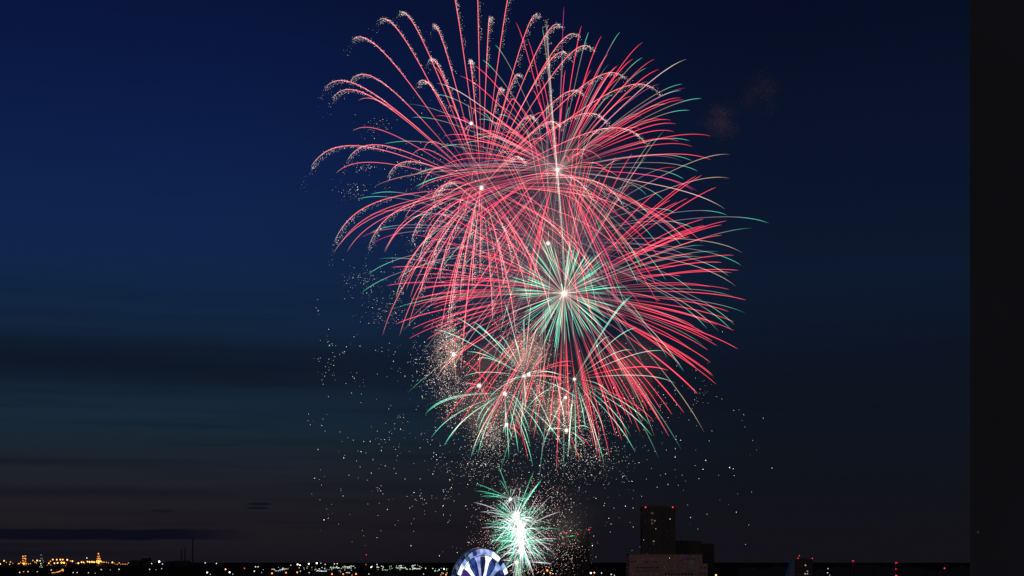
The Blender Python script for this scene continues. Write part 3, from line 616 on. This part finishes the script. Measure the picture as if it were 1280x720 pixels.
for i in range(125):
    V = rdir(rng)*rng.uniform(175, 215); 
    if V.z > 30 and rng.random() < .35: continue
    G = 18; Cb.trail(V, G, 1.3, pal_C(rng, .85), .5)
INNER[:] = [.10, .45]
for i in range(150):
    V = rdir(rng)*rng.uniform(56, 84); a = rng.uniform(.5, 1.); G = 2
    sp_ = [st(0, PALE, .9), st(.10, TAN, .3), st(.28, TAN, .3), st(.38, TEAL, .5*a), st(.75, TEAL, .9*a), st(.90, TEAL, .5*a), st(1, TEAL, .02)]
    if rng.random() < .12: sp_ = [st(0, PALE, .9), st(.3, PALE, .5), st(.8, PALE, .55), st(1, PINK, .1)]
    trail_mb(Cb.rest, V, G, 1., sp_, .46, n=8)
INNER[:] = [.04, .42]
for i in range(34):                # pale stars shot far beyond the red ones, green at their ends
    V = rdir(rng)*rng.uniform(215, 250); Cb.trail(V, 22, 1.4, [st(0, PALE, .3), st(.3, TAN, .25), st(.75, TAN, .35), st(.85, TEAL, .4), st(1, TEAL, .05)], .42)
Cb.finish(4.0, (1, .75, .55), 3.)
# --- D: faint shell with green tips, widest of all
rng = random.Random(21)
INNER[:] = [.08, .42]
D = Burst(685, 304, 'faint wide burst of grey trails ending in green tips behind the red ones', dy=120)
D_t = [(961, 279, 'g'), (909, 269, 'g'), (927, 332, 'g'), (928, 316, 'y'), (911, 345, 'g'), (920, 358, 'y'), (867, 286, 'g'), (447, 249, 'g'), (463, 243, 'g'), (510, 275, 'g'), (463, 291, 'g'), (460, 343, 'g'), (452, 366, 'g'), (453, 296, 'r'), (468, 303, 'r'), (462, 269, 'r'), (523, 331, 'r'), (912, 193, 'y'), (912, 223, 'y'), (914, 452 - 40, 'g'), (898, 414, 'y'), (884, 411, 'g'), (918, 406, 'g'), (855, 465, 'g'), (850, 460, 'y'), (578, 335, 'g'), (880, 540, 'y'), (818, 545, 'y'), (620, 470, 'g'), (580, 300, 'w'), (570, 430, 'w'), (545, 410, 'w'), (600, 500, 'w'), (530, 440, 'w')]
D_c = {'g': [st(0, PALE, .3), st(.1, GREY, .5), st(.70, GREY, .65), st(.80, TEAL, .6), st(.93, TEAL, .75), st(1, TEAL, .05)],
       'y': [st(0, PALE, .3), st(.1, GREY, .5), st(.6, TAN, .5), st(.85, (.75, .55, .35), .6), st(1, (.8, .3, .2), .1)],
       'r': [st(0, PALE, .3), st(.1, GREY, .4), st(.70, GREY, .55), st(.75, RED, .6), st(1, RED, .35)],
       'w': [st(0, PALE, .3), st(.1, GREY, .5), st(.9, GREY, .7), st(1, GREY, .1)]}
for (x, y, t) in D_t:
    V = D.tip(x, y, rng, 265); G = 34; V.z += G; D.trail(V, G, 1.7, D_c[t], .46, n=22)
for i in range(46):
    V = rdir(rng)*rng.uniform(190, 235); t = rng.choices('gyrw', (5, 3, 2, 3))[0]; D.trail(V, 32, 1.7, D_c[t], .42)
D.finish(4.2)
INNER[:] = [.3, .3]
# --- small green and white bursts at the lower edge of the cluster
def small(cx, cy, label, tips, n, Rr, G, pal_, core, seed, dy=-30, gl=0):
    rng = random.Random(seed); b = Burst(cx, cy, label, dy)
    for t in tips:
        V = b.tip(t[0], t[1], rng, Rr*1.2); V.z += G; b.trail(V, G, 1.2, pal_[t[2]], .48)
    for i in range(n):
        V = rdir(rng)*rng.uniform(.7, 1.05)*Rr; k = rng.choice(list(pal_)); b.trail(V, G, 1.2, pal_[k], .44)
    for i in range(gl):
        V = rdir(rng)*Rr*rng.random()**.6; bb = rng.choice((.3, .6, 1.2)); b.gl.octa(V*PX, rng.uniform(.25, .42)*PX, tuple(x*bb for x in GOLD))
    b.finish(core); return b
PE = {'g': [st(0, MINT, .05), st(.35, MINT, .35), st(.6, MINT, .65), st(.85, TEAL, .8), st(1, TEAL, .2)], 'w': [st(0, PALE, .1), st(.3, PALE, .45), st(.8, MINT, .5), st(1, MINT, .1)], 'r': [st(0, RED, .1), st(.4, RED, .6), st(.9, RED, .8), st(1, RED, .4)]}
small(631, 492, 'spread of green arcs fanning down from a white dot at the lower left', [(532, 517, 'g'), (534, 514, 'g'), (539, 547, 'g'), (555, 557, 'g'), (557, 555, 'g'), (589, 571, 'g'), (595, 530, 'g'), (597, 541, 'g'), (636, 573, 'g'), (648, 566, 'g'), (660, 574, 'r'), (666, 582, 'g'), (682, 552, 'g'), (704, 558, 'g'), (662, 540, 'g'), (632, 548, 'w'), (655, 520, 'w')], 2, 70, 26, PE, 4.5, 31)
small(655, 470, 'upward crossing green and white needles with twin white dots, lower centre', [(569, 396, 'g'), (545, 412, 'g'), (591, 402, 'g'), (630, 377, 'w'), (595, 407, 'g'), (616, 424, 'g'), (624, 419, 'w'), (643, 424, 'g'), (580, 471, 'w'), (584, 440, 'g'), (655, 398, 'g'), (664, 380, 'w'), (672, 410, 'w'), (598, 448, 'g'), (657, 500, 'w'), (610, 500, 'w'), (637, 540, 'g'), (700, 470, 'w')], 6, 85, 14, PE, 3.6, 32)
small(718, 474, 'pale and green arcs reaching right from a white dot in the red rays', [(790, 370, 'g'), (832, 439, 'w'), (844, 479, 'w'), (791, 438, 'w'), (762, 421, 'w'), (787, 371, 'g'), (835, 463, 'r'), (795, 410, 'g'), (811, 530, 'g'), (815, 545, 'g'), (794, 565, 'g'), (787, 543, 'g'), (754, 535, 'g'), (732, 538, 'g'), (747, 566, 'w'), (720, 571, 'g'), (710, 571, 'g'), (763, 495, 'g'), (834, 463, 'r'), (817, 526, 'r')], 6, 95, 20, PE, 3.4, 33)
small(708, 538, 'small white and green burst near the bottom of the big cluster', [(700, 500, 'w'), (716, 505, 'g'), (690, 520, 'g'), (682, 540, 'g'), (694, 470, 'w'), (730, 556, 'g')], 4, 40, 10, PE, 4.2, 34)
small(633, 531, 'tiny white dot burst low among the green arcs', [(632, 515, 'w'), (640, 548, 'g')], 5, 22, 6, PE, 4, 35)
PR = {'r': PE['r'], 'p': [st(0, PALE, .3), st(.5, PINK, .4), st(1, PINK, .1)]}
small(567, 443, 'pinkish white dot with short rays in the golden haze at lower left', [(545, 475, 'p'), (610, 478, 'r')], 8, 30, 6, PR, 4.4, 36)
small(599, 482, 'bare white dot with a few short red rays left of the green arcs', [(600, 440, 'r'), (612, 500, 'r')], 6, 26, 5, PR, 4.6, 37)
small(661, 468, 'pinkish dot with crossed short red rays at the centre bottom', [(715, 458, 'r'), (716, 452, 'r'), (680, 452, 'r'), (650, 500, 'r')], 8, 50, 10, PR, 4.2, 38)
small(707, 497, 'faint golden dot right of the centre in the smoke', [(695, 520, 'p')], 4, 20, 4, PR, 3, 39)
small(589, 154, 'small pinkish white flash among the upper left trails', [(585, 130, 'p')], 6, 16, 3, PR, 3.6, 40)
for b_ in (1,):
    pass
# --- rising tail of the shell, pale and nearly upright
rng = random.Random(77)
q0 = W(707, 352, YB+20); root = empty('rising_tail', q0, 'pale upright streak rising through the heart of the fireworks', 'firework tail')
m = MB(); pts_ = [(682.5, 25), (684, 55), (687, 100), (690, 145), (693, 180), (696, 215), (699, 250), (703, 300), (706, 350)]
Pt = [W(x, y, YB+20)-q0 for x, y in pts_]; rr = [.3, 1.0, 1.3, 1.4, 1.3, 1.1, 1.2, 1.0, .5]; am = [.04, .10, .13, .16, .20, .26, .18, .12, .05]
m.tube(Pt, [r*PX for r in rr], 8, False, [tuple(x*a for x in PALE) for a in am])
m.build('streak', FIRE, root)
m = MB(); m.tube([p+Vector((.8, 0, 0)) for p in Pt], [.4*PX]*9, 4, False, [tuple(x*a*2 for x in PALE) for a in am]); m.build('bright_core_streak', FIRE, root)
m = MB()
for i in range(260):
    t = rng.random()*8; k = min(7, int(t)); p = Pt[k].lerp(Pt[k+1], t-k); m.octa(p+Vector((rng.gauss(0, 2), rng.gauss(0, 2), rng.gauss(0, 2))), .35*PX, tuple(x*.6 for x in PALE))
tag(m.build('tail_sparks', FIRE, root), kind='stuff')
# --- the low burst over the ferris wheel: mines and small shells set off one over the other
rng = random.Random(9)
GW = [st(0, WHITE, .30), st(.25, MINT, .30), st(.5, TEAL, .45), st(.9, (.05, .55, .30), .55), st(1, TEAL, .05)]
GG = [st(0, WHITE, .30), st(.3, TEAL, .40), st(.8, (.04, .50, .27), .6), st(1, TEAL, .02)]
WW = [st(0, WHITE, .4), st(.5, (.85, .85, .95), .5), st(.9, (.75, .7, .85), .4), st(1, WHITE, .05)]
lowb = [(638, 624, 24, 22, 'topmost small green flash of the low stack, with leaping green needles', [(594, 614, 'G'), (594, 605, 'G'), (622, 581, 'G'), (604, 617, 'G'), (600, 621, 'G'), (625, 600, 'G'), (610, 622, 'G')]),
        (645, 648, 44, 90, 'bright white burst with long green needles, upper part of the low stack', [(668, 588, 'G'), (677, 600, 'G'), (676, 602, 'G'), (672, 605, 'W'), (592, 628, 'W'), (600, 640, 'W'), (678, 598, 'G'), (660, 608, 'G'), (665, 612, 'G')]),
        (651, 662, 48, 120, 'blinding white heart of the low green and white burst', [(603, 655, 'G'), (603, 660, 'W'), (700, 640, 'W')]),
        (652, 678, 42, 80, 'lower white and green burst just beside the ferris wheel top', [(612, 677, 'G'), (697, 674, 'W')]),
        (651, 690, 28, 36, 'lowest small white flash of the stack beside the ferris wheel', [(664, 700, 'G'), (632, 696, 'G')])]
for i, (cx, cy, Rr, n, lab, tips) in enumerate(lowb):
    INNER[:] = [.12, .5]
    b = Burst(cx, cy, lab, dy=-100+i*8); bp = {'G': GG, 'W': WW}
    for x, y, t in tips: V = b.tip(x, y, rng, Rr); V.z += 5; b.trail(V, 5, 1., bp[t], .46)
    for j in range(n):
        V = rdir(rng)*Rr*rng.uniform(.45, 1.08); t = rng.random(); b.trail(V, rng.uniform(2, 8), 1., GW if t < .40 else GG if t < .62 else WW, .34, n=8)
    for j in range(int(n*.36)):
        V = rdir(rng)*Rr*rng.uniform(.08, .30); V.x *= .7; V.z *= 1.4; trail_mb(b.rest, V, 1, 1., [st(0, WHITE, .9), st(.6, (.8, 1., .85), .8), st(1, MINT, .1)], .5, n=5)
    for j in range(int(n*5)):
        V = rdir(rng)*Rr*(.35+1.15*rng.random()); V.x += 6; V.z -= 4; bb = rng.choice((.3, .5, .9, 1.5)); b.gl.octa(V*PX, rng.uniform(.22, .42)*PX, tuple(x*bb for x in rng.choice((PALE, PINK, WHITE, (.9, .5, .45), TAN))))
    b.finish((4, 5.5, 7.5, 6, 5)[i], (1, 1, .95), 1.2)
rng = random.Random(14)
b = Burst(646, 703, 'small pinkish ground flash throwing two white arms, lowest by the wheel', dy=-90)
for x, y in ((626, 701), (632, 712), (629, 714), (646, 722), (690, 705)):
    V = b.tip(x, y, rng, 30); V.z += 4; b.trail(V, 4, 1., WW, .5)
for i in range(30):
    V = Vector((rng.gauss(3, 6), rng.gauss(0, 5), -rng.uniform(8, 30))); b.trail(V, 3, 1., [st(0, TAN, .2), st(.5, (.3, .5, .35), .35), st(1, GREY, .1)], .36, n=6)
b.finish(4.6, (1, .9, .8), 2.5)
b = Burst(672, 706, 'pale green slanting spark trails between the wheel and the black tower', dy=-90)
for x, y, x2, y2, c in ((666, 703, 689, 706, WW), (702, 674, 719, 672, GG), (665, 704, 680, 704, WW)):
    m = MB(); trail_mb(m, Vector((x2-x, 3, y-y2+2)), 2, .6, [st(0, c[1][1:], .4), st(.5, c[2][1:], .9), st(1, c[2][1:], .1)], .5, off=Vector((x-672, 0, 706-y))); m.build('light_trail', FIRE, b.root)
b.finish(0)
# --- drifting sparks far and wide, and golden crackle clouds
rng = random.Random(41)
def sparks(name, label, gens, loc, cat='sparks'):
    c = W(*loc); m = MB()
    for (x, y, d, r, cl_) in gens: 
        m.octa(W(x, y, YB+d)-c, r*PX*(1+d/YB), cl_, r*PX*(1+1.2*((x*7.3) % 1)**3))
    o = m.build(name, FIRE, None, c); tag(o, label, cat, kind='stuff'); return o
g_ = []
for i in range(640):
    x = rng.gauss(650, 150); y = rng.triangular(395, 705, 600)
    if not (385 < x < 975): continue
    if rng.random() < .5: x += rng.gauss(0, 3)
    b_ = rng.choice((.25, .4, .6, 1., 2.2)); c = rng.choice((WHITE, WHITE, PALE, (.85, .9, 1.)))
    g_.append((x, y, rng.uniform(-120, 120), rng.uniform(.24, .40), tuple(v*b_ for v in c)))
for i in range(60):   # little clumps on the left, as the crackle dies
    cx, cy = rng.uniform(390, 560), rng.uniform(330, 640); 
    for j in range(rng.randint(2, 6)): bb = rng.choice((.3, .5, 1.)); g_.append((cx+rng.gauss(0, 5), cy+rng.gauss(0, 6), rng.uniform(-100, 100), rng.uniform(.22, .36), tuple(v*bb for v in WHITE)))
sparks('falling_sparks', 'hundreds of tiny white sparks drifting down across the dark sky', g_, (640, 560, YB))
g_ = []
for (cx, cy, sx, sy, n) in [(562, 430, 9, 18, 900), (555, 460, 16, 18, 620), (570, 500, 14, 18, 500), (655, 440, 18, 22, 900), (620, 520, 20, 26, 700), (612, 545, 12, 14, 500), (700, 510, 24, 22, 900), (718, 540, 22, 26, 700), (660, 490, 26, 18, 600), (735, 575, 26, 16, 260), (600, 585, 26, 12, 160), (686, 645, 22, 30, 420), (620, 680, 16, 22, 260), (708, 690, 16, 18, 150), (530, 210, 12, 8, 30), (470, 160, 12, 7, 30), (440, 240, 14, 6, 40), (455, 210, 10, 3, 30), (460, 350, 14, 10, 60), (485, 385, 16, 16, 90), (790, 500, 34, 26, 140), (880, 490, 8, 8, 16), (600, 300, 40, 40, 500), (560, 240, 30, 40, 300)]:
    for i in range(int(n*1.6)):
        b_ = rng.choice((.2, .3, .5, .8, 1.6)); c = rng.choice((GOLD, PALE, (1, .75, .6), WHITE) if cy < 600 else (PINK, WHITE, PALE, (.9, .45, .4)))
        g_.append((rng.gauss(cx, sx), rng.gauss(cy, sy), rng.gauss(0, sx), rng.uniform(.15, .30), tuple(v*b_ for v in c)))
sparks('crackle_clouds', 'clouds of dense golden crackling sparks at the lower edge of the fireworks', g_, (640, 500, YB))

# ------------------------------------------------------------------ smoke lit by the bursts
def smoke(name, px, py, wx_, wy_, dens, label, seed, dy=0, depth=None, colr=(.6, .55, .52)):
    c = W(px, py, YB+dy); bm = bmesh.new(); bmesh.ops.create_icosphere(bm, subdivisions=3, radius=1)
    me = bpy.data.meshes.new(name); bm.to_mesh(me); bm.free(); o = link(name, me, None, c)
    o.scale = (wx_*PX, (depth or wx_)*PX, wy_*PX)
    m = bpy.data.materials.new('drifting_smoke'); m.use_nodes = True; t = m.node_tree; t.nodes.clear()
    v = t.nodes.new('ShaderNodeVolumePrincipled'); v.inputs['Color'].default_value = (*colr, 1)
    tcn = t.nodes.new('ShaderNodeTexCoord'); ln = t.nodes.new('ShaderNodeVectorMath'); ln.operation = 'LENGTH'; t.links.new(tcn.outputs['Object'], ln.inputs[0])
    fo = t.nodes.new('ShaderNodeMapRange'); fo.interpolation_type = 'SMOOTHSTEP'; fo.inputs[1].default_value = 1.0; fo.inputs[2].default_value = .15; t.links.new(ln.outputs['Value'], fo.inputs[0])
    no = t.nodes.new('ShaderNodeTexNoise'); no.noise_dimensions = '4D'; no.inputs['W'].default_value = seed; no.inputs['Scale'].default_value = 1.8; no.inputs['Detail'].default_value = 4; t.links.new(tcn.outputs['Object'], no.inputs[0])
    r2 = t.nodes.new('ShaderNodeMapRange'); r2.inputs[1].default_value = .42; r2.inputs[2].default_value = .68; t.links.new(no.outputs[0], r2.inputs[0])
    mu = t.nodes.new('ShaderNodeMath'); mu.operation = 'MULTIPLY'; t.links.new(fo.outputs[0], mu.inputs[0]); t.links.new(r2.outputs[0], mu.inputs[1])
    m2 = t.nodes.new('ShaderNodeMath'); m2.operation = 'MULTIPLY'; t.links.new(mu.outputs[0], m2.inputs[0]); m2.inputs[1].default_value = dens
    t.links.new(m2.outputs[0], v.inputs['Density'])
    oo = t.nodes.new('ShaderNodeOutputMaterial'); t.links.new(v.outputs[0], oo.inputs['Volume']); me.materials.append(m)
    tag(o, label, 'smoke', kind='stuff'); return o
smoke('smoke', 900, 150, 40, 34, .010, 'faint brownish smoke puff drifting off the upper right of the bursts', 1.3, dy=60)
smoke('smoke', 952, 118, 40, 36, .008, 'faint smoke puff farthest to the right in the sky', 4.3, dy=60)
smoke('smoke', 645, 490, 130, 95, .007, 'grey brown smoke behind the lower edge of the fireworks', 7.7, dy=60)
smoke('smoke', 790, 465, 60, 60, .014, 'reddish smoke behind the lower right rays', 9.1, dy=60)
smoke('smoke', 672, 655, 90, 70, .004, 'greenish grey smoke around the low burst', 5.2, dy=-40)
smoke('smoke', 660, 290, 190, 190, .0013, 'thin haze glowing red among the great bursts', 2.2, dy=20)
for px_, py_, a_, b_2, d_, lab_ in ((560, 440, 26, 44, 0.076, 'golden lit smoke column at the lower left edge of the bursts'), (657, 440, 34, 30, 0.068, 'golden lit smoke puff under the teal heart'), (702, 515, 36, 36, 0.068, 'golden brown smoke puff low in the red rays'), (606, 520, 34, 40, 0.060, 'dim brown smoke among the green arcs')):
    smoke('smoke', px_, py_, a_, b_2, d_, lab_, px_*.13, dy=20)
def burst_light(name, px, py, dy, colr, power, rad=8):
    l = bpy.data.lights.new(name, 'POINT'); l.color = colr; l.energy = power; l.shadow_soft_size = rad
    o = bpy.data.objects.new(name, l); COL.objects.link(o); o.location = W(px, py, YB+dy)
burst_light('red_burst_light', 700, 300, 0, (1, .52, .48), 6.0e5, 20)
burst_light('lower_burst_light', 650, 440, -60, (1, .8, .65), 3.4e5, 10)
burst_light('low_burst_light', 650, 662, -90, (.75, 1, .85), 1.2e5, 6)
